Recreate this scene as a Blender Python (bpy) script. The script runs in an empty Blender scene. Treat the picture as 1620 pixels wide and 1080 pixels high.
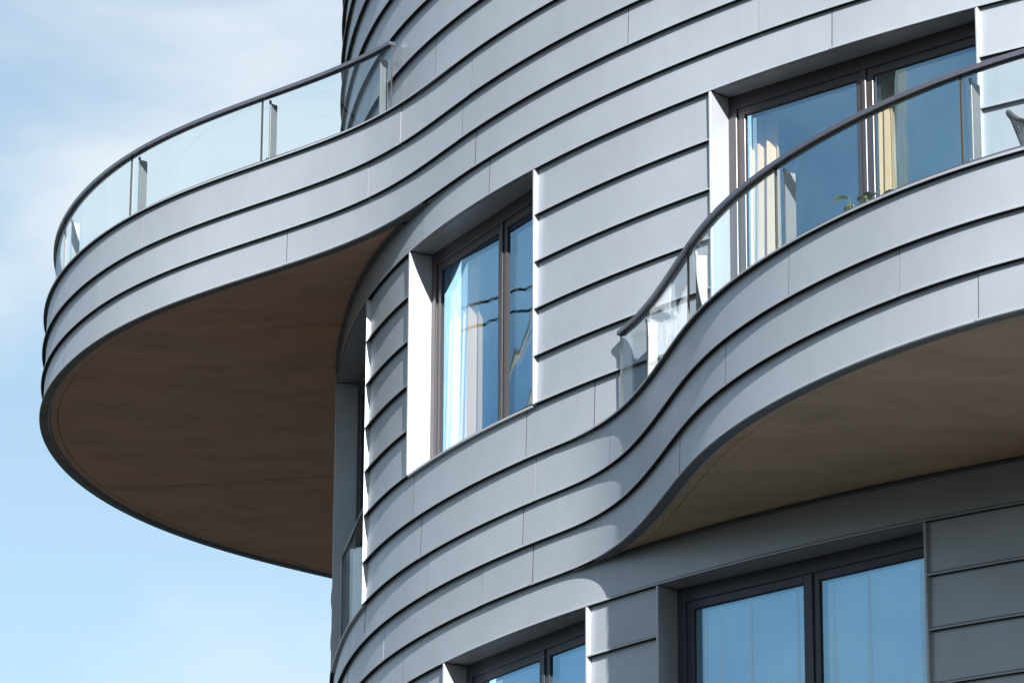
import bpy, bmesh, math, random
import numpy as np
from mathutils import Vector, Matrix

# ------------------------------------------------------------------ camera, sky, sun, exposure
sc = bpy.context.scene
CAM_Z = 1.6
PITCH, ROLL, LENS = math.radians(17.746), math.radians(0.2926), 145.85
cam = bpy.data.cameras.new('camera'); cam_o = bpy.data.objects.new('camera', cam)
sc.collection.objects.link(cam_o); sc.camera = cam_o
cam.sensor_width = 36.0; cam.lens = LENS; cam.clip_start = 0.1; cam.clip_end = 3000
fwd = Vector((0, math.cos(PITCH), math.sin(PITCH))); upv = Vector((0, -math.sin(PITCH), math.cos(PITCH)))
rx = Vector((1, 0, 0))
right = rx * math.cos(ROLL) + upv * math.sin(ROLL); up = -rx * math.sin(ROLL) + upv * math.cos(ROLL)
m = Matrix((right, up, -fwd)).transposed().to_4x4(); m.translation = (0, 0, CAM_Z)
cam_o.matrix_world = m

SUN_AZ, SUN_EL = math.radians(11.0), math.radians(24.0)     # azimuth to the right of straight behind the camera
S = Vector((math.sin(SUN_AZ) * math.cos(SUN_EL), -math.cos(SUN_AZ) * math.cos(SUN_EL), math.sin(SUN_EL)))
world = bpy.data.worlds.new('World'); sc.world = world; world.use_nodes = True
nt = world.node_tree; bg = nt.nodes['Background']; bg.inputs['Strength'].default_value = 0.058
sky = nt.nodes.new('ShaderNodeTexSky'); sky.sky_type = 'NISHITA'; sky.sun_disc = False
sky.sun_elevation = SUN_EL; sky.sun_rotation = math.pi - SUN_AZ
sky.air_density = 1.0; sky.dust_density = 0.4; sky.ozone_density = 1.0
tc = nt.nodes.new('ShaderNodeTexCoord'); mp = nt.nodes.new('ShaderNodeMapping')
mp.inputs['Scale'].default_value = (1.0, 1.0, 1.9); mp.inputs['Location'].default_value = (0.10, 0.12, 0.915)
nz = nt.nodes.new('ShaderNodeTexNoise'); nz.inputs['Scale'].default_value = 7.0
nz.inputs['Detail'].default_value = 7.0; nz.inputs['Roughness'].default_value = 0.50; nz.inputs['Distortion'].default_value = 0.35
ramp = nt.nodes.new('ShaderNodeMapRange'); ramp.interpolation_type = 'SMOOTHSTEP'
ramp.inputs['From Min'].default_value = 0.43; ramp.inputs['From Max'].default_value = 0.74
ramp.inputs['To Min'].default_value = 0.22; ramp.inputs['To Max'].default_value = 0.92
mx = nt.nodes.new('ShaderNodeMix'); mx.data_type = 'RGBA'
mx.inputs[7].default_value = (5.7, 6.2, 6.5, 1)
nt.links.new(tc.outputs['Generated'], mp.inputs[0]); nt.links.new(mp.outputs[0], nz.inputs['Vector'])
nt.links.new(nz.outputs['Fac'], ramp.inputs[0]); nt.links.new(ramp.outputs[0], mx.inputs[0])
tint = nt.nodes.new('ShaderNodeMix'); tint.data_type = 'RGBA'; tint.blend_type = 'MULTIPLY'; tint.inputs[0].default_value = 1.0
tint.inputs[7].default_value = (.92, 1.02, 1.0, 1); nt.links.new(sky.outputs[0], tint.inputs[6])
nt.links.new(tint.outputs[2], mx.inputs[6]); nt.links.new(mx.outputs[2], bg.inputs['Color'])

sun = bpy.data.lights.new('sun', 'SUN'); sun.energy = 5.0; sun.angle = math.radians(0.53); sun.color = (1.0, 0.955, 0.89)
sun_o = bpy.data.objects.new('sun', sun); sc.collection.objects.link(sun_o)
sun_o.rotation_euler = S.to_track_quat('Z', 'Y').to_euler(); sun_o.location = (0, -20, 40)
vs = sc.view_settings; vs.view_transform = 'Standard'; vs.look = 'None'; vs.exposure = 1.38; vs.gamma = 1.0; vs.use_curve_mapping = False
sc.render.engine = 'CYCLES'
sc.cycles.caustics_reflective = False; sc.cycles.max_bounces = 10; sc.cycles.transparent_max_bounces = 16

random.seed(4)
# ------------------------------------------------------------------ materials
def new_mat(name):
    mt = bpy.data.materials.new(name); mt.use_nodes = True
    return mt, mt.node_tree, mt.node_tree.nodes['Principled BSDF']

def node(t, kind, **kw):
    n = t.nodes.new(kind)
    for k, v in kw.items():
        if isinstance(k, str) and hasattr(n, k): setattr(n, k, v)
    return n

def noise(t, vec, scale, detail=4, rough=.55, dist=0.0):
    n = t.nodes.new('ShaderNodeTexNoise'); n.inputs['Scale'].default_value = scale; n.inputs['Detail'].default_value = detail
    n.inputs['Roughness'].default_value = rough; n.inputs['Distortion'].default_value = dist
    t.links.new(vec, n.inputs['Vector']); return n.outputs['Fac']

def coords(t, scale=(1, 1, 1)):
    g = t.nodes.new('ShaderNodeNewGeometry'); mp = t.nodes.new('ShaderNodeMapping'); mp.inputs['Scale'].default_value = scale
    t.links.new(g.outputs['Position'], mp.inputs[0]); return mp.outputs[0]

def rng(t, val, a, b, c, d):
    r = t.nodes.new('ShaderNodeMapRange'); t.links.new(val, r.inputs[0])
    for i, v in enumerate((a, b, c, d)): r.inputs[i + 1].default_value = v
    return r.outputs[0]

def math_(t, op, a, b):
    n = t.nodes.new('ShaderNodeMath'); n.operation = op
    for i, v in enumerate((a, b)):
        if isinstance(v, (int, float)): n.inputs[i].default_value = v
        else: t.links.new(v, n.inputs[i])
    return n.outputs[0]

def cladding(name, col, metallic, rough, vary):
    mt, t, b = new_mat(name)
    oi = t.nodes.new('ShaderNodeObjectInfo')
    p = coords(t); ps = coords(t, (1, 1, .25))
    big = rng(t, noise(t, p, 1.3, 5), .3, .7, -.06, .06)
    streak = rng(t, noise(t, ps, 16, 5, .6), .3, .7, -.020, .020)
    grain = rng(t, noise(t, p, 240, 2, .6), .3, .7, -.015, .015)
    per = rng(t, oi.outputs['Random'], 0, 1, -vary, vary)
    v = math_(t, 'ADD', math_(t, 'ADD', big, streak), math_(t, 'ADD', grain, per))
    v = math_(t, 'ADD', v, 1.0)
    mixn = t.nodes.new('ShaderNodeVectorMath'); mixn.operation = 'SCALE'; mixn.inputs[0].default_value = col
    t.links.new(v, mixn.inputs['Scale']); t.links.new(mixn.outputs[0], b.inputs['Base Color'])
    b.inputs['Metallic'].default_value = metallic
    t.links.new(rng(t, noise(t, p, 5, 4), .3, .7, rough - .04, rough + .05), b.inputs['Roughness'])
    bp = t.nodes.new('ShaderNodeBump'); bp.inputs['Strength'].default_value = .22; bp.inputs['Distance'].default_value = .016
    hh = math_(t, 'ADD', noise(t, p, 1.7, 2), math_(t, 'MULTIPLY', noise(t, p, 160, 2), .02))
    t.links.new(hh, bp.inputs['Height']); t.links.new(bp.outputs[0], b.inputs['Normal'])
    return mt

M = {}
M['clad'] = cladding('zinc_cladding', (.316, .346, .396), .32, .40, .045)
M['trim'] = cladding('zinc_trim', (.35, .38, .43), .25, .42, .0)
M['edge'] = cladding('slate_edge_metal', (.065, .08, .095), .3, .5, .04)

def plain(name, col, rough=.5, metallic=0.0, nscale=30, nam=.06, spec=.5):
    mt, t, b = new_mat(name)
    p = coords(t)
    v = math_(t, 'ADD', rng(t, noise(t, p, nscale, 4), .3, .7, -nam, nam), 1.0)
    s = t.nodes.new('ShaderNodeVectorMath'); s.operation = 'SCALE'; s.inputs[0].default_value = col
    t.links.new(v, s.inputs['Scale']); t.links.new(s.outputs[0], b.inputs['Base Color'])
    b.inputs['Roughness'].default_value = rough; b.inputs['Metallic'].default_value = metallic
    b.inputs['Specular IOR Level'].default_value = spec
    return mt
M['frame'] = plain('bronze_frame', (.048, .043, .049), .36, .3)
M['navy'] = plain('dark_blue_grey_frame', (.035, .042, .062), .38, .2)
M['rail'] = plain('rail_metal', (.10, .108, .145), .30, .4)
M['post'] = plain('post_metal', (.17, .165, .17), .45, .2)
M['glassedge'] = plain('glass_edge', (.05, .045, .042), .3)
M['gasket_shade_black'] = plain('gasket_shade_black', (.012, .012, .013), .6)  # gaskets and seals, plus shade painted into lap and coping recesses
M['room'] = plain('room_plaster', (.26, .25, .24), .8)
M['floor'] = plain('balcony_floor', (.25, .24, .23), .8)
M['curtain'] = plain('cream_curtain', (.90, .82, .68), .9, nscale=60, nam=.03)
M['sheer'] = plain('sheer_curtain', (.88, .90, .92), .9, nscale=60, nam=.03)
M['chair'] = plain('chair_metal', (.07, .072, .08), .4, .4)
M['pot'] = plain('clay_pot', (.34, .14, .08), .8)
M['screw'] = plain('steel_screw', (.5, .5, .5), .35, .9)
M['wood'] = plain('pole_paint', (.30, .20, .14), .6)
M['cable'] = plain('cable', (.02, .02, .02), .6)

# leaf
mt, t, b = new_mat('leaf'); p = coords(t)
cr = t.nodes.new('ShaderNodeMix'); cr.data_type = 'RGBA'; cr.inputs[6].default_value = (.03, .06, .02, 1); cr.inputs[7].default_value = (.16, .17, .05, 1)
t.links.new(rng(t, noise(t, p, 22, 3), .35, .65, 0, 1), cr.inputs[0]); t.links.new(cr.outputs[2], b.inputs['Base Color']); b.inputs['Roughness'].default_value = .45
M['leaf'] = mt

# board-marked concrete soffits
def soffit_mat(name, c1, c2):
    mt, t, b = new_mat(name)
    p = coords(t); ps = coords(t, (.75, 1.7, 1))
    a1 = rng(t, noise(t, ps, 1.9, 7, .66, .6), .3, .7, -.17, .17)
    a2 = rng(t, noise(t, ps, 9, 5, .65), .3, .7, -.055, .055)
    a3 = rng(t, noise(t, p, 120, 3, .6), .3, .7, -.07, .07)
    spk = rng(t, noise(t, p, 14, 2, .5), .70, .76, 0, -.25)
    v = math_(t, 'ADD', math_(t, 'ADD', a1, a2), math_(t, 'ADD', a3, math_(t, 'ADD', spk, 1.0)))
    hue = t.nodes.new('ShaderNodeMix'); hue.data_type = 'RGBA'; hue.inputs[6].default_value = c1; hue.inputs[7].default_value = c2
    t.links.new(rng(t, noise(t, p, .8, 4), .35, .65, 0, 1), hue.inputs[0])
    sc_ = t.nodes.new('ShaderNodeVectorMath'); sc_.operation = 'SCALE'; t.links.new(hue.outputs[2], sc_.inputs[0]); t.links.new(v, sc_.inputs['Scale'])
    t.links.new(sc_.outputs[0], b.inputs['Base Color']); b.inputs['Roughness'].default_value = .75
    bp = t.nodes.new('ShaderNodeBump'); bp.inputs['Strength'].default_value = .25; bp.inputs['Distance'].default_value = .006
    t.links.new(noise(t, ps, 22, 5, .6), bp.inputs['Height']); t.links.new(bp.outputs[0], b.inputs['Normal'])
    return mt
M['soffit'] = soffit_mat('soffit_brightened_brown', (.50, .305, .225, 1), (.47, .32, .24, 1))  # left soffit painted brighter and redder to offset its weaker bounce light
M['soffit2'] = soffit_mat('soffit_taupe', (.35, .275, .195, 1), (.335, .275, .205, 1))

def glass(name, base, tint, wave, wscale, gcol=(1, 1, 1, 1), graze=1.0):
    mt = bpy.data.materials.new(name); mt.use_nodes = True; t = mt.node_tree
    for n in list(t.nodes):
        if n.type != 'OUTPUT_MATERIAL': t.nodes.remove(n)
    out = [n for n in t.nodes if n.type == 'OUTPUT_MATERIAL'][0]
    tr = t.nodes.new('ShaderNodeBsdfTransparent'); tr.inputs[0].default_value = tint
    gl = t.nodes.new('ShaderNodeBsdfGlossy'); gl.inputs['Roughness'].default_value = 0.0; gl.inputs[0].default_value = gcol
    g = t.nodes.new('ShaderNodeNewGeometry'); dt = t.nodes.new('ShaderNodeVectorMath'); dt.operation = 'DOT_PRODUCT'
    t.links.new(g.outputs['Normal'], dt.inputs[0]); t.links.new(g.outputs['Incoming'], dt.inputs[1])
    gr = math_(t, 'POWER', math_(t, 'SUBTRACT', 1.0, math_(t, 'ABSOLUTE', dt.outputs['Value'], 0.0)), 5.0)
    fac = math_(t, 'ADD', math_(t, 'MULTIPLY', gr, (1.0 - base) * graze), base)
    mixs = t.nodes.new('ShaderNodeMixShader'); t.links.new(fac, mixs.inputs[0])
    t.links.new(tr.outputs[0], mixs.inputs[1]); t.links.new(gl.outputs[0], mixs.inputs[2]); t.links.new(mixs.outputs[0], out.inputs[0])
    p = coords(t, (1, 1, .6)); bp = t.nodes.new('ShaderNodeBump'); bp.inputs['Strength'].default_value = wave; bp.inputs['Distance'].default_value = .01
    t.links.new(noise(t, p, wscale, 2), bp.inputs['Height'])
    t.links.new(bp.outputs[0], gl.inputs['Normal'])
    return mt
M['pane'] = glass('window_glass', .28, (.99, .96, .90, 1), .05, 2.2, (.40, .73, 1.06, 1))
M['pane_low'] = glass('lower_window_glass', .42, (.95, .95, .93, 1), .04, 2.2, (.46, .80, 1.06, 1))  # same glass, reflectance raised to brighten the lower windows
M['balglass'] = glass('balustrade_glass', .03, (.92, .97, .985, 1), .12, 2.4, (1, 1, 1, 1), .36)

# ground
mt, t, b = new_mat('street_paving'); p = coords(t)
v = math_(t, 'ADD', rng(t, noise(t, p, .35, 6), .3, .7, -.17, .17), math_(t, 'ADD', rng(t, noise(t, p, 30, 4), .3, .7, -.12, .12), 1.0))
s_ = t.nodes.new('ShaderNodeVectorMath'); s_.operation = 'SCALE'; s_.inputs[0].default_value = (.058, .055, .052); t.links.new(v, s_.inputs['Scale'])
t.links.new(s_.outputs[0], b.inputs['Base Color']); b.inputs['Roughness'].default_value = .9
M['ground'] = mt

# ------------------------------------------------------------------ plan curves (uniform closed cubic B-splines, metres)
W_CP = [(10.078, 20.788), (9.259, 20.476), (8.419, 20.281), (7.578, 20.197), (6.760, 20.213), (5.984, 20.315), (5.268, 20.485), (4.621, 20.706), (4.044, 20.962), (3.533, 21.238), (3.080, 21.525), (2.672, 21.817), (2.298, 22.112), (1.948, 22.412), (1.616, 22.723), (1.299, 23.048), (0.996, 23.389), (0.706, 23.745), (0.429, 24.115), (0.169, 24.499), (-0.074, 24.895), (-0.298, 25.302), (-0.501, 25.720), (-0.682, 26.149), (-0.839, 26.588), (-0.969, 27.036), (-1.073, 27.492), (-1.155, 27.950), (-1.217, 28.406), (-1.267, 28.856), (-1.307, 29.299), (-1.325, 29.735), (-1.318, 30.170), (-1.285, 30.610), (-1.225, 31.070), (-1.135, 31.555), (-1.010, 32.070), (-0.850, 32.630), (-0.650, 33.240), (-0.410, 33.910), (-0.120, 34.620), (0.220, 35.370), (0.620, 36.120), (1.080, 36.860), (1.620, 37.560), (2.240, 38.220), (2.864, 38.978), (3.731, 39.487), (4.652, 39.884), (5.611, 40.155), (6.589, 40.291), (7.568, 40.289), (8.528, 40.148), (9.452, 39.870), (10.323, 39.464), (11.127, 38.937), (11.851, 38.303), (12.490, 37.573), (13.038, 36.763), (13.496, 35.887), (13.867, 34.957), (14.155, 33.987), (14.366, 32.987), (14.507, 31.966), (14.583, 30.933), (14.596, 29.894), (14.548, 28.855), (14.437, 27.826), (14.259, 26.813), (14.011, 25.827), (13.685, 24.881), (13.280, 23.987), (12.792, 23.159), (12.221, 22.413), (11.572, 21.762), (10.854, 21.218)]
U_CP = [(10.078, 20.788), (9.259, 20.476), (8.419, 20.281), (7.578, 20.197), (6.760, 20.213), (5.984, 20.315), (5.268, 20.485), (4.621, 20.706), (4.044, 20.962), (3.533, 21.238), (3.080, 21.525), (2.672, 21.817), (2.298, 22.112), (1.948, 22.412), (1.616, 22.723), (1.299, 23.048), (0.996, 23.389), (0.706, 23.745), (0.429, 24.115), (0.169, 24.499), (-0.074, 24.895), (-0.298, 25.302), (-0.496, 25.706), (-0.688, 26.090), (-0.899, 26.443), (-1.145, 26.767), (-1.424, 27.069), (-1.726, 27.363), (-2.034, 27.659), (-2.333, 27.966), (-2.610, 28.290), (-2.856, 28.632), (-3.070, 28.995), (-3.254, 29.374), (-3.410, 29.768), (-3.537, 30.176), (-3.631, 30.593), (-3.690, 31.016), (-3.713, 31.439), (-3.702, 31.861), (-3.660, 32.281), (-3.586, 32.696), (-3.480, 33.105), (-3.342, 33.505), (-3.173, 33.892), (-2.974, 34.264), (-2.746, 34.617), (-2.489, 34.953), (-2.206, 35.275), (-1.899, 35.587), (-1.574, 35.891), (-1.241, 36.189), (-0.908, 36.477), (-0.587, 36.745), (-0.287, 36.986), (-0.016, 37.191), (0.224, 37.357), (0.441, 37.488), (0.652, 37.601), (0.887, 37.723), (1.184, 37.891), (1.589, 38.144), (2.142, 38.509), (2.864, 38.978), (3.731, 39.487), (4.652, 39.884), (5.611, 40.155), (6.589, 40.291), (7.568, 40.289), (8.528, 40.148), (9.452, 39.870), (10.323, 39.464), (11.127, 38.937), (11.851, 38.303), (12.490, 37.573), (13.038, 36.763), (13.496, 35.887), (13.867, 34.957), (14.155, 33.987), (14.366, 32.987), (14.507, 31.966), (14.583, 30.933), (14.596, 29.894), (14.548, 28.855), (14.437, 27.826), (14.259, 26.813), (14.011, 25.827), (13.685, 24.881), (13.280, 23.987), (12.792, 23.159), (12.221, 22.413), (11.572, 21.762), (10.854, 21.218)]
L_CP = [(14.011, 25.827), (13.774, 24.883), (13.567, 23.977), (13.372, 23.103), (13.150, 22.254), (12.865, 21.432), (12.491, 20.645), (12.013, 19.910), (11.430, 19.244), (10.745, 18.671), (9.973, 18.209), (9.130, 17.872), (8.240, 17.665), (7.333, 17.585), (6.440, 17.619), (5.597, 17.745), (4.836, 17.935), (4.180, 18.157), (3.635, 18.392), (3.188, 18.627), (2.818, 18.867), (2.499, 19.124), (2.212, 19.408), (1.948, 19.728), (1.708, 20.079), (1.495, 20.452), (1.308, 20.840), (1.153, 21.238), (1.030, 21.646), (0.940, 22.062), (0.868, 22.482), (0.795, 22.899), (0.712, 23.312), (0.601, 23.718), (0.429, 24.115), (0.169, 24.499), (-0.074, 24.895), (-0.298, 25.302), (-0.501, 25.720), (-0.682, 26.149), (-0.839, 26.588), (-0.969, 27.036), (-1.073, 27.492), (-1.155, 27.950), (-1.217, 28.406), (-1.267, 28.856), (-1.307, 29.299), (-1.325, 29.735), (-1.318, 30.170), (-1.285, 30.610), (-1.225, 31.070), (-1.135, 31.555), (-1.010, 32.070), (-0.850, 32.630), (-0.650, 33.240), (-0.410, 33.910), (-0.120, 34.620), (0.220, 35.370), (0.620, 36.120), (1.080, 36.860), (1.620, 37.560), (2.240, 38.220), (2.864, 38.978), (3.731, 39.487), (4.652, 39.884), (5.611, 40.155), (6.589, 40.291), (7.568, 40.289), (8.528, 40.148), (9.452, 39.870), (10.323, 39.464), (11.127, 38.937), (11.851, 38.303), (12.490, 37.573), (13.038, 36.763), (13.496, 35.887), (13.867, 34.957), (14.155, 33.987), (14.366, 32.987), (14.507, 31.966), (14.583, 30.933), (14.596, 29.894), (14.548, 28.855), (14.437, 27.826), (14.259, 26.813)]
W_CP, U_CP, L_CP = (np.array(a, float) for a in (W_CP, U_CP, L_CP))

def ev(cp, u):
    K = len(cp); u = np.atleast_1d(np.asarray(u, float)); i = np.floor(u).astype(int); t = (u - i)[:, None]
    w = ((1 - t) ** 3 / 6, (3 * t ** 3 - 6 * t ** 2 + 4) / 6, (-3 * t ** 3 + 3 * t ** 2 + 3 * t + 1) / 6, t ** 3 / 6)
    d = (-(1 - t) ** 2 / 2, (9 * t ** 2 - 12 * t) / 6, (-9 * t ** 2 + 6 * t + 3) / 6, t ** 2 / 2)
    c = [cp[(i + o) % K] for o in (-1, 0, 1, 2)]
    P = sum(a * b for a, b in zip(w, c)); T = sum(a * b for a, b in zip(d, c))
    T = T / np.hypot(T[:, 0], T[:, 1])[:, None]
    return P, np.stack([-T[:, 1], T[:, 0]], 1), T          # point, outward normal, tangent

def at(cp, u, off=0.0):
    P, N, T = ev(cp, u); return P + N * off

def step_u(cp, u, d):
    """parameter d metres further along the curve"""
    a = ev(cp, [u, u + .02])[0]; sp = np.hypot(*(a[1] - a[0])) / .02
    return u + d / sp

# ------------------------------------------------------------------ mesh helpers
COL = sc.collection
def link(name, me, mat, parent=None, smooth=True, angle=28):
    me.materials.append(mat)
    if smooth:
        me.polygons.foreach_set('use_smooth', [True] * len(me.polygons)); me.set_sharp_from_angle(angle=math.radians(angle))
    me.update()
    o = bpy.data.objects.new(name, me); COL.objects.link(o)
    if parent is not None: o.parent = parent
    return o

def to_mesh(name, verts, faces, fix=True):
    me = bpy.data.meshes.new(name); me.from_pydata([tuple(map(float, v)) for v in verts], [], faces)
    if fix:
        bm = bmesh.new(); bm.from_mesh(me); bmesh.ops.recalc_face_normals(bm, faces=bm.faces); bm.to_mesh(me); bm.free()
    return me

def sweep(name, cp, u0, u1, profile, mat, parent, ds=.055, min_n=2, second=None, edges=(), caps=False):
    P = ev(cp, np.linspace(u0, u1, 40))[0]; ln = np.hypot(*np.diff(P, axis=0).T).sum()
    n = max(min_n, int(math.ceil(ln / ds))) + 1
    us = np.linspace(u0, u1, n); P, N, T = ev(cp, us); k = len(profile); verts = []
    for p, nn in zip(P, N):
        for off, z in profile: verts.append((p[0] + nn[0] * off, p[1] + nn[1] * off, z + CAM_Z))
    faces = []
    for i in range(n - 1):
        for j in range(k):
            a, b = i * k + j, i * k + (j + 1) % k
            faces.append((a, b, b + k, a + k))
    faces.append(tuple(range(k))); faces.append(tuple((n - 1) * k + j for j in reversed(range(k))))
    o = link(name, to_mesh(name, verts, faces), mat, parent)
    if second is not None:
        o.data.materials.append(second); pl = o.data.polygons
        for i in range(n - 1):
            for j in edges: pl[i * k + j].material_index = 1
        if caps: pl[len(pl) - 1].material_index = 1; pl[len(pl) - 2].material_index = 1
    return o

def prism(name, poly, z0, z1, mat, parent, smooth=True):
    """vertical prism over a plan polygon (heights above the eye level)"""
    n = len(poly); verts = [(p[0], p[1], z0 + CAM_Z) for p in poly] + [(p[0], p[1], z1 + CAM_Z) for p in poly]
    faces = [tuple(range(n)), tuple(range(n, 2 * n))] + [(i, (i + 1) % n, n + (i + 1) % n, n + i) for i in range(n)]
    me = to_mesh(name, verts, faces)
    if n > 4:
        bm = bmesh.new(); bm.from_mesh(me); bmesh.ops.triangulate(bm, faces=[f for f in bm.faces if len(f.verts) > 4]); bm.to_mesh(me); bm.free()
    return link(name, me, mat, parent, smooth)

def tag(o, label=None, cat=None, group=None, kind=None):
    for k, v in (('label', label), ('category', cat), ('group', group), ('kind', kind)):
        if v: o[k] = v
    return o

def empty(name, loc, parent=None):
    o = bpy.data.objects.new(name, None); COL.objects.link(o); o.location = loc; o.empty_display_size = .3
    if parent: o.parent = parent
    return o

# ------------------------------------------------------------------ ground
me = to_mesh('ground', [(-1500, -1500, 0), (1500, -1500, 0), (1500, 1500, 0), (-1500, 1500, 0)], [(0, 1, 2, 3)], False)
tag(link('ground', me, M['ground'], None, False), kind='structure')

# unseen ring of terrain added below the line of sight to block horizon light
mt, t, b = new_mat('horizon_ring_green'); p = coords(t)
cr = t.nodes.new('ShaderNodeMix'); cr.data_type = 'RGBA'; cr.inputs[6].default_value = (.03, .045, .025, 1); cr.inputs[7].default_value = (.075, .08, .05, 1)
t.links.new(rng(t, noise(t, p, .12, 6, .6), .35, .65, 0, 1), cr.inputs[0]); t.links.new(cr.outputs[2], b.inputs['Base Color']); b.inputs['Roughness'].default_value = .95
rh = random.Random(7); v, f = [], []; NA = 160
ph = [rh.uniform(0, 6.28) for _ in range(6)]
for k in range(NA):
    a = 2 * math.pi * k / NA
    hgt = 17 + 2.2 * math.sin(3 * a + ph[0]) + 1.5 * math.sin(7 * a + ph[1]) + .8 * math.sin(17 * a + ph[2])
    for rad, z in ((62, -.5), (75, .18 * hgt), (98, .62 * hgt), (128, .95 * hgt), (160, hgt), (260, hgt * .9), (420, -1)):
        v.append((rad * math.cos(a) + 2, rad * math.sin(a) + 12, z + (rh.uniform(-.5, .5) if 0 < z else 0)))
for k in range(NA):
    for j in range(6): x = k * 7 + j; y = ((k + 1) % NA) * 7 + j; f.append((x, y, y + 1, x + 1))
tag(link('horizon_block_ring', to_mesh('horizon_block_ring', v, f), mt, None, True, 80), kind='structure')

# ------------------------------------------------------------------ the tower: heights of the laps above eye level
C_ = .31
Z = {'L%d' % i: 9.001 - C_ * i for i in range(6)}
Z.update(T=7.124, F1=6.832, F2=6.568, B=6.308, M0=6.051, ub=9.258, u2=9.518, u1=9.782, t=10.074)
Z.update({'M%d' % i: 6.051 - C_ * i for i in range(1, 6)})
tower = empty('apartment_tower', (0, 0, 0))
tag(tower, 'curved apartment tower clad in lapped blue grey metal panels with two sweeping balconies', 'building')

BACK = -.078
def lap_profile(zt, zb):
    return [(BACK, zt - .002), (-.031, zt - .002), (-.024, zb + .024), (-.005, zb + .011), (0, zb + .008), (0, zb), (-.004, zb), (-.006, zb + .006), (-.023, zb + .017), (-.029, zb + .017), (-.029, zb), (BACK, zb)]

GAP = .003
KW = len(W_CP); KU = len(U_CP); KL = len(L_CP)
def course(cp, zt, zb, spans, ds=.055, parent=None, gap=GAP):
    """spans: list of (u_start, u_end, [joints])"""
    for a, b, joints in spans:
        cuts = [a] + sorted(joints) + [b]
        for i in range(len(cuts) - 1):
            u0, u1 = cuts[i], cuts[i + 1]
            u0 = step_u(cp, u0, gap if i > 0 else 0); u1 = step_u(cp, u1, -gap if i < len(cuts) - 2 else 0)
            do, dz = random.uniform(-.0014, .0014), random.uniform(-.0008, .0008)
            sweep('panel', cp, u0, u1, [(o_ + do, z_ + (dz if z_ < zt - .01 else 0)) for o_, z_ in lap_profile(zt, zb)], M['clad'], parent or tower, ds, 2, M['gasket_shade_black'], (6, 7, 8, 9), random.random() < .7)  # recess faces under each lap painted black to deepen their shade

# openings on the wall curve: (left end u, right end u, sill z, head z)
OPEN = {'door': (29.635, 25.375, Z['F1'], Z['L0']), 'win': (23.04, 19.19, Z['L5'], Z['L0']), 'bal': (15.395, 11.155, 6.66, Z['L0']),
        'lowwin': (21.605, 17.95, Z['M5'], Z['M0']), 'lowdoor': (16.47, 12.075, Z['M5'] - .7, Z['M0'])}
JW = .018
def spans_between(us, ue, names, joints=()):
    """pieces of wall from us to ue leaving the named openings free"""
    cur = us; out = []
    for n in sorted(names, key=lambda k: OPEN[k][1]):
        l, r = OPEN[n][0], OPEN[n][1]
        out.append((cur, step_u(W_CP, r, -JW))); cur = step_u(W_CP, l, JW)
    out.append((cur, ue))
    return [(a, b, [j for j in joints if a + .1 < j < b - .1]) for a, b in out]

# whole loop runs from u = 0 (far right) through the picture to u = K (far right again)
REST = [7.5, 33.0, 38, 44, 50, 56, 62, 68]
def full(joints): return [0.0, float(KW)], list(joints)
# upper storey
zs = [Z['t'], Z['t'] + .326] + [Z['t'] + .326 + C_ * i for i in range(1, 6)]
jj = [[22.25, 9.0, 15.2], [17.9, 25.6], [20.6, 12.3, 28], [23.8, 16.4], [19.2, 27], [21.9, 14]]
for i in range(6):
    course(W_CP, zs[i + 1], zs[i], [(0, KW, sorted(jj[i] + REST))])
ztop = zs[-1]
for k, h in enumerate((.257, .26, .264, .292)):
    course(W_CP, ztop + h, ztop, [(0, KW, sorted([18.3 + 1.9 * k, 12.1 + k] + REST))]); ztop += h
roof_poly = at(W_CP, np.linspace(0, KW, 240, endpoint=False), -.03)
prism('roof', roof_poly, ztop, ztop + .12, M['trim'], tower)
# upper balcony courses (curve U: on the wall to the right, sweeping out round the left)
RESTU = [7.5, 40.5, 46, 52, 58, 65, 72, 80]
balc_u = [('t', 'u1', [21.0, 23.44, 30.4]), ('u1', 'u2', [17.075, 21.3, 24.42, 32.16, 11.0]), ('u2', 'ub', [14.565, 20.87, 26.53, 33.9, 9.5])]
for a, b, j in balc_u:
    course(U_CP, Z[a], Z[b], [(0, KU, sorted(j + RESTU))])
# wall of the upper storey behind the upper parapet, down to its floor
FLOOR_U = Z['u2'] + .05
for zt, zb in ((Z['t'], Z['u1']), (Z['u1'], FLOOR_U)):
    course(W_CP, zt, zb, [(24.2, 43.5, [30, 36])])
# lintel course
course(W_CP, Z['ub'], Z['L0'], [(0, KW, sorted([22.655, 20.445, 13.32] + REST))])
# main storey
for i in range(5):
    course(W_CP, Z['L%d' % i], Z['L%d' % (i + 1)], spans_between(0, KW, ['door', 'win', 'bal'], [6.0 + .7 * (i % 2)] + [34, 40, 46, 52, 58, 64, 70]))
course(W_CP, Z['L5'], Z['T'], spans_between(0, KW, ['door', 'bal'], [19.415, 17.82, 22.9, 6.4] + [34, 40, 46, 52, 58, 64, 70]))
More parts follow.
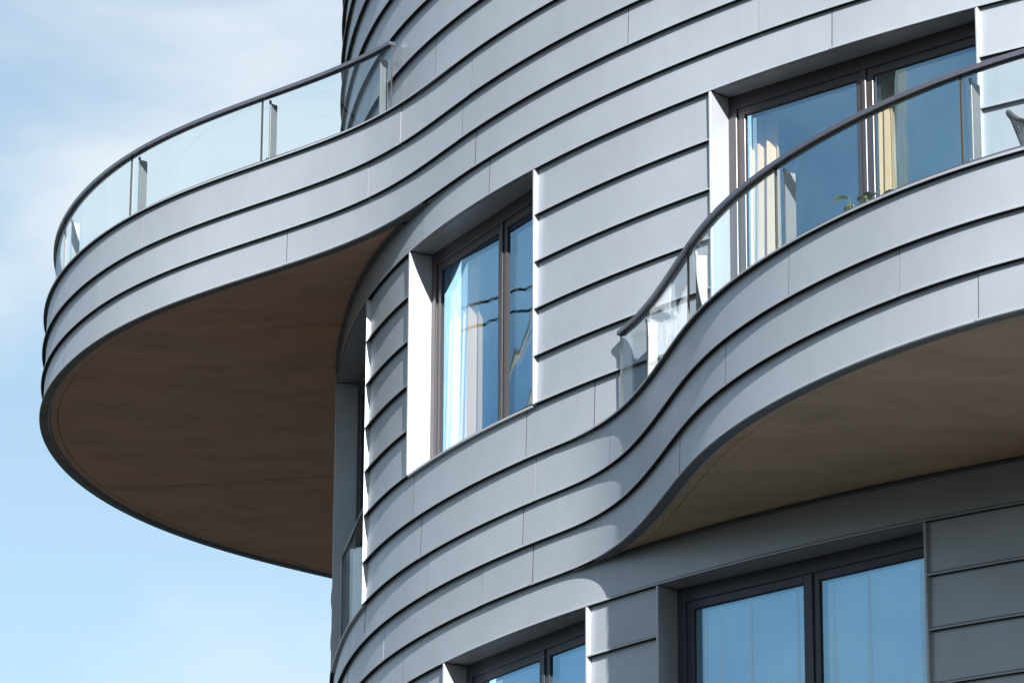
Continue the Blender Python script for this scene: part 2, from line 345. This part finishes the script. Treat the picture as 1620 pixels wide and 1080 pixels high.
# fascia of the lower balcony (curve L)
RESTL = [6.0, 13.0, 18.2, 43.0, 50, 56, 62, 68, 74, 80]
L_OFF = 16.0
def L_spans(joints, door):
    if not door: return [(0, KL, sorted(joints))]
    l, r = OPEN['door'][0] + L_OFF, OPEN['door'][1] + L_OFF
    a, b = (0, step_u(L_CP, r, -JW)), (step_u(L_CP, l, JW), KL)
    return [(x, y, sorted(q for q in joints if x + .1 < q < y - .1)) for x, y in (a, b)]
course(L_CP, Z['T'], Z['F1'], L_spans([35.18, 33.195, 25.375, 38.6] + RESTL, True))
course(L_CP, Z['F1'], Z['F2'], L_spans([38.3, 35.485, 27.235, 23.1, 41.4] + RESTL, False))
course(L_CP, Z['F2'], Z['B'], L_spans([36.57, 35.235, 21.79, 29.4, 40.2] + RESTL, False))
# wall behind the lower parapet, down to its floor
FLOOR_L = 6.62
for zt, zb in ((Z['T'], Z['F1']), (Z['F1'], FLOOR_L)):
    sp = spans_between(0, 16.6, ['bal'], [5.5])
    course(W_CP, zt, zb, sp)
# lintel course and storey below
course(W_CP, Z['B'], Z['M0'], [(0, KW, sorted([23.28, 9.3] + REST))])
for i in range(5):
    course(W_CP, Z['M%d' % i], Z['M%d' % (i + 1)], spans_between(0, KW, ['lowwin', 'lowdoor'], [25.6 + .8 * (i % 2), 6.5] + [34, 40, 46, 52, 58, 64, 70]))
zb = Z['M5']
course(W_CP, zb, zb - .35, spans_between(0, KW, ['lowdoor'], [20.1, 25.0] + REST)); zb -= .35
course(W_CP, zb, zb - .35, spans_between(0, KW, ['lowdoor'], [18.7, 23.4] + REST)); zb -= .35
base_poly = at(W_CP, np.linspace(0, KW, 240, endpoint=False), -.05)
prism('base_wall', base_poly, -CAM_Z, zb - .004, M['clad'], tower)

# ------------------------------------------------------------------ windows
def quad_frame(uL, uR):
    A = at(W_CP, uL)[0]; Bp = at(W_CP, uR)[0]
    e = (Bp - A); w = np.hypot(*e); e = e / w; n = np.array([e[1], -e[0]])       # outward
    return A, Bp, e, n, w

def box_pts(A, e, n, x0, x1, y0, y1, z0, z1):
    """box in the window's own axes: x along the opening, y outward"""
    v = []
    for z in (z0, z1):
        for x, y in ((x0, y0), (x1, y0), (x1, y1), (x0, y1)):
            p = A + e * x + n * y; v.append((p[0], p[1], z + CAM_Z))
    return v

BOXF = [(0, 1, 2, 3), (4, 5, 6, 7), (0, 1, 5, 4), (1, 2, 6, 5), (2, 3, 7, 6), (3, 0, 4, 7)]
def boxes(name, A, e, n, lst, mat, parent, bev=.003):
    verts, faces = [], []
    for bx in lst:
        k = len(verts); verts += box_pts(A, e, n, *bx); faces += [tuple(k + i for i in f) for f in BOXF]
    me = to_mesh(name, verts, faces)
    if bev:
        bm = bmesh.new(); bm.from_mesh(me)
        bmesh.ops.bevel(bm, geom=list(bm.edges), offset=bev, segments=1, affect='EDGES', profile=.5); bm.to_mesh(me); bm.free()
    return link(name, me, mat, parent, False)

def ring(x0, x1, z0, z1, wl, wr, wb, wt, y0, y1):
    e_ = .0006
    return [(x0, x0 + wl, y0, y1, z0, z1), (x1 - wr, x1, y0, y1, z0, z1),
            (x0 + wl - e_, x1 - wr + e_, y0 + e_, y1 - e_, z0, z0 + wb), (x0 + wl - e_, x1 - wr + e_, y0 + e_, y1 - e_, z1 - wt, z1)]

def make_window(key, dep, splits, fmat, label=None, room_d=2.6, top=.085, trim_out=.0, lower_inner=0.0):
    uL, uR, z0, z1 = OPEN[key]
    A, Bp, e, n, w = quad_frame(uL, uR)
    fr = .062
    root = boxes('window', A, e, n, ring(0, w, z0, z1, fr, fr, .07, top, -dep - .075, -dep), fmat, tower)
    if label: root['label'] = label
    # jambs with their proud edge
    boxes('jamb', A, e, n, [(-JW + .001, 0.0, -dep - .08, trim_out, z0 + .002, z1 - .003)], M['trim'], root, .002)
    boxes('jamb', A, e, n, [(w, w + JW - .001, -dep - .08, trim_out, z0 + .002, z1 - .003)], M['trim'], root, .002)
    # underside of the lintel between the curved wall edge and the frame
    us = np.linspace(uL, uR, 24); outer = at(W_CP, us, -.010)
    inner = [A + e * w - n * (dep + .06), A - n * (dep + .06)]
    prism('lintel', list(outer) + inner, z1 + .002, z1 + .010, M['clad'], root, False)
    # sill
    inner = [A + e * w - n * (dep + .0), A - n * (dep + .0)]
    prism('sill', list(at(W_CP, us, -.004)) + inner, z0 - .012, z0 - .002 + .004, M['trim'], root, False)
    # sashes and panes
    xs = [fr - .004] + [s for s in splits] + [w - fr + .004]
    for i in range(len(xs) - 1):
        a, b = xs[i] + (.002 if i else 0), xs[i + 1] - (.002 if i < len(xs) - 2 else 0)
        sw = .058
        zz0, zz1 = z0 + .062, z1 - top + .006
        boxes('sash', A, e, n, ring(a, b, zz0, zz1, sw, sw, .07, .055, -dep - .062, -dep - .014), fmat, root)
        boxes('gasket_shade_black', A, e, n, ring(a + sw - .001, b - sw + .001, zz0 + .069, zz1 - .054, .007, .007, .007, .007, -dep - .050, -dep - .022), M['gasket_shade_black'], root, 0)
        boxes('pane', A, e, n, [(a + sw - .004, b - sw + .004, -dep - .052, -dep - .028, zz0 + .066, zz1 - .051)], M['pane_low' if key.startswith('low') else 'pane'], root, 0)
    if len(xs) > 2:
        for s in splits:
            boxes('mullion', A, e, n, [(s - .016, s + .016, -dep - .013, -dep - .001, z0 + .071, z1 - top - .001)], fmat, root)
    # the room behind
    x0, x1, y0, y1, c0, c1 = -.5, w + .5, -dep - .09, -dep - room_d, z0 - .15, z1 + .12
    v = box_pts(A, e, n, x0, x1, y1, y0, c0, c1)
    o = [(0 + .5 - JW, 0, 0)]
    faces = [(0, 1, 2, 3), (4, 5, 6, 7), (0, 1, 5, 4), (1, 2, 6, 5), (3, 0, 4, 7)]
    # front return walls round the opening
    k = len(v)
    v += [tuple(p) for p in box_pts(A, e, n, -.004, w + .004, y0, y0, z0 - .003, z1 + .003)]
    faces += [(3, 2, k + 1, k), (2, 6, k + 5, k + 1), (6, 7, k + 4, k + 5), (7, 3, k, k + 4)]
    me = to_mesh('room', v, faces, False); link('room', me, M['room'], root, False)
    return root, A, e, n, w

def curtain(A, e, n, x0, x1, z0, z1, y, mat, label, waves=7, amp=.05, name='curtain', parent=None):
    nx = waves * 10; verts = []; faces = []
    rs = random.Random(hash(label) % 1000 if False else len(label))
    ph = [rs.uniform(-.6, .6) for _ in range(waves + 2)]
    for i in range(nx + 1):
        f = i / nx; x = x0 + (x1 - x0) * f; k = f * waves
        for z, am in ((z0, 1.25), ((z0 + z1) / 2, 1.0), (z1, .7)):
            yy = y + amp * am * math.sin(2 * math.pi * k + ph[int(k)] * .5 + .3 * math.sin(k)) + .008 * math.sin(k * 2.3)
            p = A + e * x + n * yy; verts.append((p[0], p[1], z + CAM_Z))
    for i in range(nx):
        for j in range(2):
            a = i * 3 + j; faces.append((a, a + 1, a + 4, a + 3))
    me = to_mesh('curtain', verts, faces, False)
    bm = bmesh.new(); bm.from_mesh(me)
    r = bmesh.ops.solidify(bm, geom=list(bm.faces), thickness=.004); bm.to_mesh(me); bm.free()
    o = link('curtain', me, mat, None)
    o['label'] = label; o['category'] = 'curtain'
    return o

wd, *_ = make_window('door', .16, [], M['frame'], room_d=1.2)
ww, A2, e2, n2, w2 = make_window('win', .165, [w_ for w_ in (1.02,)], M['frame'])
wb_, A3, e3, n3, w3 = make_window('bal', .165, [1.02], M['frame'])
wl, A4, e4, n4, w4 = make_window('lowwin', .165, [.93], M['navy'])
wx, A5, e5, n5, w5 = make_window('lowdoor', .165, [1.03], M['navy'])

# ------------------------------------------------------------------ balconies
def signed_out(p, poly):
    """distance of p to polygon, positive outside"""
    d = poly - p; nxt = np.roll(poly, -1, 0); seg = nxt - poly
    tt = np.clip(((p - poly) * seg).sum(1) / (seg ** 2).sum(1), 0, 1)
    dist = np.hypot(*(poly + seg * tt[:, None] - p).T).min()
    x, y = p; c = ((poly[:, 1] > y) != (nxt[:, 1] > y)) & (x < (nxt[:, 0] - poly[:, 0]) * (y - poly[:, 1]) / (nxt[:, 1] - poly[:, 1] + 1e-12) + poly[:, 0])
    return -dist if c.sum() % 2 else dist

def balcony_poly(cp, u0, u1, inset, wall_off):
    """plan of the balcony between its edge curve (inset) and the wall"""
    wp_u = np.linspace(0, KW, 900, endpoint=False); wp = at(W_CP, wp_u, wall_off)
    us = np.linspace(u0, u1, 420); e = at(cp, us, -inset)
    ok = np.array([signed_out(p, wp) > .004 for p in e]); idx = np.where(ok)[0]
    # longest run
    runs = np.split(idx, np.where(np.diff(idx) != 1)[0] + 1); r = max(runs, key=len)
    e = e[r]; a = np.hypot(*(wp - e[0]).T).argmin(); b = np.hypot(*(wp - e[-1]).T).argmin()
    if cp is L_CP:                                     # wraps past u = 0 of the wall curve
        seq = list(range(b, -1, -3)) + list(range(len(wp) - 1, a, -3))
    else:
        seq = list(range(b, a, -3))
    return list(e) + [wp[i] for i in seq]

def poly_solid(name, poly, z0, z1, mat, parent, cut=None, keep=1, gap=0.0):
    n = len(poly); bm = bmesh.new()
    vs_ = [bm.verts.new((p[0], p[1], z0 + CAM_Z)) for p in poly]; f = bm.faces.new(vs_)
    bmesh.ops.triangulate(bm, faces=[f])
    if cut:
        (x0, y0), (x1, y1) = cut; d = np.array([x1 - x0, y1 - y0]); d /= np.hypot(*d); nn = np.array([-d[1], d[0]]) * keep
        co = np.array([x0, y0]) + nn * gap
        bmesh.ops.bisect_plane(bm, geom=list(bm.verts) + list(bm.edges) + list(bm.faces), plane_co=(co[0], co[1], 0), plane_no=(nn[0], nn[1], 0), clear_inner=True)
    r = bmesh.ops.extrude_face_region(bm, geom=list(bm.faces))
    for v in [g for g in r['geom'] if isinstance(g, bmesh.types.BMVert)]: v.co.z = z1 + CAM_Z
    bmesh.ops.recalc_face_normals(bm, faces=bm.faces)
    me = bpy.data.meshes.new(name); bm.to_mesh(me); bm.free()
    return link(name, me, mat, parent, False)

def edge_strip(cp, u0, u1, i0, i1, z0, z1, name, mat, parent, ds=.06):
    return sweep(name, cp, u0, u1, [(-i1, z1), (-i0, z1), (-i0, z0), (-i1, z0)], mat, parent, ds)

def make_balcony(cp, ua, ub_, zT, zB, floor, rail_u0, rail_u1, joints, posts, cut, rng_joint, cope0, cope1, label, smat):
    slab = poly_solid('balcony', balcony_poly(cp, ua, ub_, .078, -.076), zB + .06, floor, M['floor'], tower)
    slab['label'] = label
    # soffit boards and their grooved rim
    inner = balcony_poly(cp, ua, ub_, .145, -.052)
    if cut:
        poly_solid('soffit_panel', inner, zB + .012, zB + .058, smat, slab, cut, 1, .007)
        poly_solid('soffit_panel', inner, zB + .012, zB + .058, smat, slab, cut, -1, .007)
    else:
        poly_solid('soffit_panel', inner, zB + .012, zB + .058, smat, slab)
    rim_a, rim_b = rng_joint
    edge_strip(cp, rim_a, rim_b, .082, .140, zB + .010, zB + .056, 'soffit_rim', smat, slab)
    # slate edge trim on the underside in short lengths
    u = rim_a - .55
    while u < rim_b:
        v = step_u(cp, u, .27)
        sweep('edge_trim', cp, u, step_u(cp, v, -.004), [(-.066, zB - .001), (-.003, zB - .001), (-.003, zB - .006), (-.066, zB - .006)], M['edge'], slab, .09)
        u = v
    # coping on the parapet
    cj = [cope0] + list(np.arange(rail_u0 + 3.1, rail_u1, 4.3)) + [cope1]
    for a, b in zip(cj[:-1], cj[1:]):
        sweep('coping', cp, a, step_u(cp, b, -.004), [(-.12, zT + .024), (-.024, zT + .024), (-.005, zT + .0115), (.0006, zT + .0085), (.0006, zT - .001), (-.005, zT - .001), (-.008, zT + .005), (-.034, zT + .005), (-.034, zT - .001), (-.12, zT - .001)], M['clad'], slab, .055, 2, M['gasket_shade_black'], (5, 6, 7), True)  # black recess faces paint the shade under the coping lip
    # inner face of the parapet
    sweep('parapet', cp, rail_u0 - .2, rail_u1, [(-.12, zT - .004), (-.080, zT - .004), (-.080, floor + .003), (-.12, floor + .003)], M['trim'], slab, .1)
    # handrail, base profile, panes
    cuts = [rail_u0] + sorted(joints) + [rail_u1]
    zr = zT + .555
    for i in range(len(cuts) - 1):
        a = step_u(cp, cuts[i], .003 if i else 0); b = step_u(cp, cuts[i + 1], -.003)
        hr = sweep('handrail', cp, a, b, [(-.112, zr), (-.0585, zr), (-.0575, zr - .001), (-.0575, zr - .026), (-.0585, zr - .027), (-.075, zr - .027), (-.075, zr - .021), (-.095, zr - .021), (-.095, zr - .027), (-.112, zr - .027)], M['rail'], slab, .05)
        sweep('seal', cp, a, b, [(-.0945, zr - .022), (-.0755, zr - .022), (-.0755, zr - .031), (-.0945, zr - .031)], M['gasket_shade_black'], slab, .05)
        sweep('base_profile', cp, a, b, [(-.108, zT + .052), (-.062, zT + .052), (-.062, zT + .027), (-.108, zT + .027)], M['rail'], slab, .05)
        sweep('glass_pane', cp, a, step_u(cp, b, -.004), [(-.091, zr - .024), (-.079, zr - .024), (-.079, zT + .053), (-.091, zT + .053)], M['balglass'], slab, .05, 2, M['glassedge'], (), True)
    for u in posts:
        A, N, T = ev(cp, u); A, N, T = A[0], N[0], T[0]
        po = boxes('post', A, T, N, [(-.007, .007, -.180, -.115, floor + .004, zr - .060)], M['post'], slab, .002)
        boxes('bracket', A, T, N, [(-.006, .006, -.125, -.108, zr - .062, zr - .038), (-.008, .008, -.114, -.0915, zT - .02, zT + .08)], M['rail'], slab, .001)
    return slab

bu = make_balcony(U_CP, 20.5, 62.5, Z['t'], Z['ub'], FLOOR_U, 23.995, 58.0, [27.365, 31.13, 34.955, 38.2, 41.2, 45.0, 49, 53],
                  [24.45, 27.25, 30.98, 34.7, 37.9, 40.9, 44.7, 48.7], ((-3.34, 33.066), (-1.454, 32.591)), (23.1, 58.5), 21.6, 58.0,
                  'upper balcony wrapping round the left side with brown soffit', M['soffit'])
bl = make_balcony(L_CP, 1.5, 34.8, Z['T'], Z['B'], FLOOR_L, 3.0, 33.11, [8, 11, 14, 16.6, 18.9, 22.1, 25.925, 29.4],
                  [10.7, 13.7, 18.7, 22.0, 25.82, 29.25, 32.2], None, (3.0, 33.2), 3.0, 34.5,
                  'lower balcony bulging out to the right with brown soffit', M['soffit2'])
# thin lip where the soffits meet the wall
sweep('wall_trim', W_CP, 3.0, 18.2, [(-.05, Z['B'] + .010), (0, Z['B'] + .002), (0, Z['B'] - .010), (-.05, Z['B'] - .006)], M['edge'], tower)
sweep('wall_trim', W_CP, 23.4, 42.0, [(-.05, Z['ub'] + .010), (0, Z['ub'] + .002), (0, Z['ub'] - .010), (-.05, Z['ub'] - .006)], M['edge'], tower)

# glass guard across the tall door on the left edge
A1, B1, e1, n1, w1 = quad_frame(OPEN['door'][0], OPEN['door'][1])
zg = Z['F1'] + .84
boxes('glass_guard', A1, e1, n1, [(.085, w1 - .01, -.075, -.063, Z['F1'] + .05, zg - .012)], M['balglass'], wd, 0)
boxes('guard_rail', A1, e1, n1, [(.0, w1 - .002, -.082, -.056, zg - .02, zg)], M['rail'], wd, .002)
boxes('guard_plate', A1, e1, n1, [(.001, .09, -.062, -.050, Z['F1'] + .01, zg - .021)], M['trim'], wd, .002)
bm = bmesh.new(); bmesh.ops.create_cone(bm, cap_ends=True, segments=14, radius1=.012, radius2=.009, depth=.008)
me = bpy.data.meshes.new('bolt'); bm.to_mesh(me); bm.free()
for dz in (.09, .62):
    o = link('bolt', me if not me.users else me, M['screw'], wd, False) if dz == .09 else bpy.data.objects.new('bolt', me)
    if dz != .09: COL.objects.link(o); o.parent = wd
    p = A1 + e1 * .045 + n1 * -.046
    o.location = (p[0], p[1], zg - dz + CAM_Z); o.rotation_euler = Vector((n1[0], n1[1], 0)).to_track_quat('Z', 'Y').to_euler()

# ------------------------------------------------------------------ curtains
curtain(A2, e2, n2, -.40, .46, Z['L5'] + .02, Z['L0'] - .02, -.30, M['curtain'], 'sunlit cream curtain drawn aside in the small middle window', 9, .055)
curtain(A3, e3, n3, -.22, .22, 6.70, Z['L0'] - .02, -.36, M['curtain'], 'cream curtain bunched at the left side of the balcony door', 6, .05)
curtain(A3, e3, n3, 0.96, 1.08, 6.70, Z['L0'] - .02, -.36, M['curtain'], 'narrow cream curtain behind the centre post of the balcony door', 3)
curtain(A4, e4, n4, -.30, .55, Z['M5'] + .02, Z['M0'] - .02, -.30, M['curtain'], 'pale curtain behind the lower window at the bottom edge', 8)
curtain(A5, e5, n5, .15, .98, Z['M5'] - .6, Z['M0'] - .02, -.26, M['sheer'], 'pleated sheer curtain in the left leaf of the shaded lower door', 7, .05)
curtain(A5, e5, n5, 1.02, w5 - .1, Z['M5'] - .6, Z['M0'] - .02, -.26, M['sheer'], 'pleated sheer curtain in the right leaf of the shaded lower door', 7, .05)

# ------------------------------------------------------------------ potted plant on the lower balcony
def leaf_mesh(L, Wd, bend):
    v, f = [], []
    for i in range(7):
        s = i / 6; wd_ = Wd * math.sin(math.pi * min(1, s * .92 + .06)) ** .8; x = L * s; z = -bend * s * s
        v += [(x, -wd_, z + .012 * (wd_ / Wd)), (x, 0, z - .004), (x, wd_, z + .012 * (wd_ / Wd))]
    for i in range(6):
        for j in range(2): a = i * 3 + j; f.append((a, a + 1, a + 4, a + 3))
    me = bpy.data.meshes.new('leaf'); me.from_pydata(v, [], f); return me
pp = Vector((1.90, 20.72, FLOOR_L + CAM_Z))
plant = empty('potted_plant', pp); tag(plant, 'small leafy potted plant behind the lower balcony glass', 'plant')
prof = [(.001, .0), (.085, .0), (.115, .20), (.125, .20), (.125, .235), (.108, .235), (.104, .20), (.001, .19)]
v, f = [], []
for k in range(20):
    a = 2 * math.pi * k / 20
    for r, z in prof: v.append((r * math.cos(a), r * math.sin(a), z))
n_ = len(prof)
for k in range(20):
    for j in range(n_ - 1): a = k * n_ + j; b2 = ((k + 1) % 20) * n_ + j; f.append((a, b2, b2 + 1, a + 1))
link('pot', to_mesh('pot', v, f), M['pot'], plant)
stem = bmesh.new()
rl = random.Random(11); lm = leaf_mesh(.115, .027, .05); lm.materials.append(M['leaf']); lm2 = leaf_mesh(.085, .022, .02); lm2.materials.append(M['leaf'])
sv, sf = [], []
for k in range(50):
    a = rl.uniform(0, 6.28); r = rl.uniform(.02, .2); h = rl.uniform(.48, .90) - r * .3
    base = Vector((.02 * math.cos(a), .02 * math.sin(a), .19)); tip = Vector((r * math.cos(a), r * math.sin(a), h))
    q = len(sv); side = Vector((-math.sin(a), math.cos(a), 0)) * .0025
    for s in np.linspace(0, 1, 5):
        c = base.lerp(tip, s) + Vector((0, 0, .05 * math.sin(math.pi * s))); w_ = Vector((math.cos(a), math.sin(a), 0)) * .0025
        sv += [tuple(c + side), tuple(c + w_), tuple(c - side), tuple(c - w_)]
    for i in range(4):
        for j in range(4): x = q + i * 4 + j; y = q + i * 4 + (j + 1) % 4; sf.append((x, y, y + 4, x + 4))
    o = bpy.data.objects.new('leaf', lm if k % 2 else lm2); COL.objects.link(o); o.parent = plant
    o.location = tip; o.rotation_euler = (rl.uniform(-.5, .5), rl.uniform(-.5, .5), a + rl.uniform(-.8, .8))
link('stem', to_mesh('stem', sv, sf), M['leaf'], plant)

# ------------------------------------------------------------------ mesh backed chair at the right end of the lower balcony
cl = Vector((2.98, 19.66, FLOOR_L + CAM_Z)); chair = empty('garden_chair', cl)
tag(chair, 'dark mesh garden chair behind the lower balcony glass at the right edge', 'chair'); chair.rotation_euler = (0, 0, math.radians(-34))
def tube(name, pts, r, mat, parent, seg=8):
    v, f = [], []; pts = [Vector(p) for p in pts]
    for i, p in enumerate(pts):
        d = (pts[min(i + 1, len(pts) - 1)] - pts[max(i - 1, 0)]).normalized()
        a = d.orthogonal().normalized() if abs(d.z) > .9 else d.cross(Vector((0, 0, 1))).normalized(); b_ = d.cross(a)
        for k in range(seg): t_ = 2 * math.pi * k / seg; v.append(tuple(p + (a * math.cos(t_) + b_ * math.sin(t_)) * r))
    for i in range(len(pts) - 1):
        for k in range(seg): x = i * seg + k; y = i * seg + (k + 1) % seg; f.append((x, y, y + seg, x + seg))
    f.append(tuple(range(seg))); f.append(tuple((len(pts) - 1) * seg + k for k in reversed(range(seg))))
    return link(name, to_mesh(name, v, f), mat, parent)
def rim(s, t):
    """bucket shell: s runs from one arm round the back to the other (-1..1), t from seat (0) to rim (1)"""
    a = abs(s); k = min(1.0, a / .42); sg = 1 if s >= 0 else -1
    if a < .42:
        ang = (a / .42) * math.pi / 2; x = -.20 - .06 * math.cos(ang) ** .7; y = sg * .25 * math.sin(ang) ** .8
    else: x = -.20 + (a - .42) / .58 * .42; y = sg * (.25 + .02 * (a - .42))
    back = 1 - min(1.0, max(0.0, (a - .36) / .64)) ** .75
    top = .60 + .31 * back
    return (x - .17 * t * back, y * (1 + .06 * t), .42 + (top - .42) * t)
wires_v, wires_f = [], []
def wire(a, b2, r=.0024):
    a, b2 = Vector(a), Vector(b2); d = (b2 - a).normalized(); p = d.orthogonal().normalized(); q_ = d.cross(p); k = len(wires_v)
    for c in (a, b2):
        for m_ in (p, q_, -p, -q_): wires_v.append(tuple(c + m_ * r))
    for j in range(4): wires_f.append((k + j, k + (j + 1) % 4, k + 4 + (j + 1) % 4, k + 4 + j))
NS, NT = 90, 42
for i in range(NS + 1):
    q0 = -1 + 2 * i / NS
    for j in range(8): wire(rim(q0, j / 8), rim(q0, (j + 1) / 8))
for j in range(NT + 1):
    for i in range(40): wire(rim(-1 + i / 20, j / NT), rim(-1 + (i + 1) / 20, j / NT))
bk = link('backrest', to_mesh('backrest', wires_v, wires_f), M['chair'], chair); bk['kind'] = 'stuff'
tube('back_frame', [rim(-1 + k / 30, 1) for k in range(61)], .012, M['chair'], chair)
tube('seat_frame', [rim(-1 + k / 30, 0) for k in range(61)], .011, M['chair'], chair)
boxes('seat', np.array([0., 0.]), np.array([1., 0]), np.array([0, 1.]), [(-.22, .24, -.25, .25, .405 - CAM_Z, .425 - CAM_Z)], M['chair'], chair)
for sx in (-1, 1):
    tube('leg', [(.22, .24 * sx, .42), (.25, .27 * sx, 0.0)], .012, M['chair'], chair)
    tube('leg', [(-.20, .22 * sx, .42), (-.28, .26 * sx, 0.0)], .012, M['chair'], chair)

# ------------------------------------------------------------------ off to the left, seen only mirrored in the middle window: a leaning boom and two cables between poles
M['boom'] = plain('boom_paint', (.62, .40, .26), .5)
boom = empty('crane_boom', (-25.1, 49.95, 0.0)); tag(boom, 'thin pale orange leaning boom mirrored in the right pane of the middle window', 'crane boom')
bt = Vector((-21.35, 40.33, 18.75)) - Vector((-25.1, 49.95, 0.0)); side = Vector((.03, .10, 0))
tube('chord', [Vector((0, 0, 0)) + side * 2, bt + side], .030, M['boom'], boom)
tube('chord', [Vector((0, 0, 0)) - side * 2, bt - side * 2.2], .022, M['boom'], boom)
tube('hoist_rope', [bt, bt + Vector((.12, -.05, -1.6)), bt + Vector((-.1, .35, -6.5))], .012, M['post'], boom)
p0, p1 = Vector((-17.4, 18.9, 0)), Vector((-25.6, 64.2, 0))
for k, (pp_, nm) in enumerate(((p0, 'nearer'), (p1, 'farther'))):
    ut = empty('utility_pole', pp_); tag(ut, 'tall timber utility pole carrying the %s end of the overhead cables' % nm, 'pole', 'utility poles')
    tube('pole', [(0, 0, 0), (0, 0, 10), (0, 0, 19.4)], .14, M['wood'], ut)
    boxes('crossarm', np.array([0., 0.]), np.array([.984, .178]), np.array([-.178, .984]), [(-.7, .7, -.05, .05, 18.7 - CAM_Z, 18.82 - CAM_Z)], M['wood'], ut)
for z_, nm, dx in ((18.87, 'upper', .16), (18.60, 'lower', .10)):
    a_, b_ = p0 + Vector((dx, 0, z_ + .35)), p1 + Vector((dx, 0, z_ + .10))
    pts = [a_.lerp(b_, q / 24) - Vector((0, 0, .35 * math.sin(math.pi * q / 24))) for q in range(25)]
    cb = tube('overhead_cable', pts, .018, M['cable'], None)
    tag(cb, 'dark %s overhead cable mirrored in the glass of the middle window' % nm, 'cable', 'overhead cables')
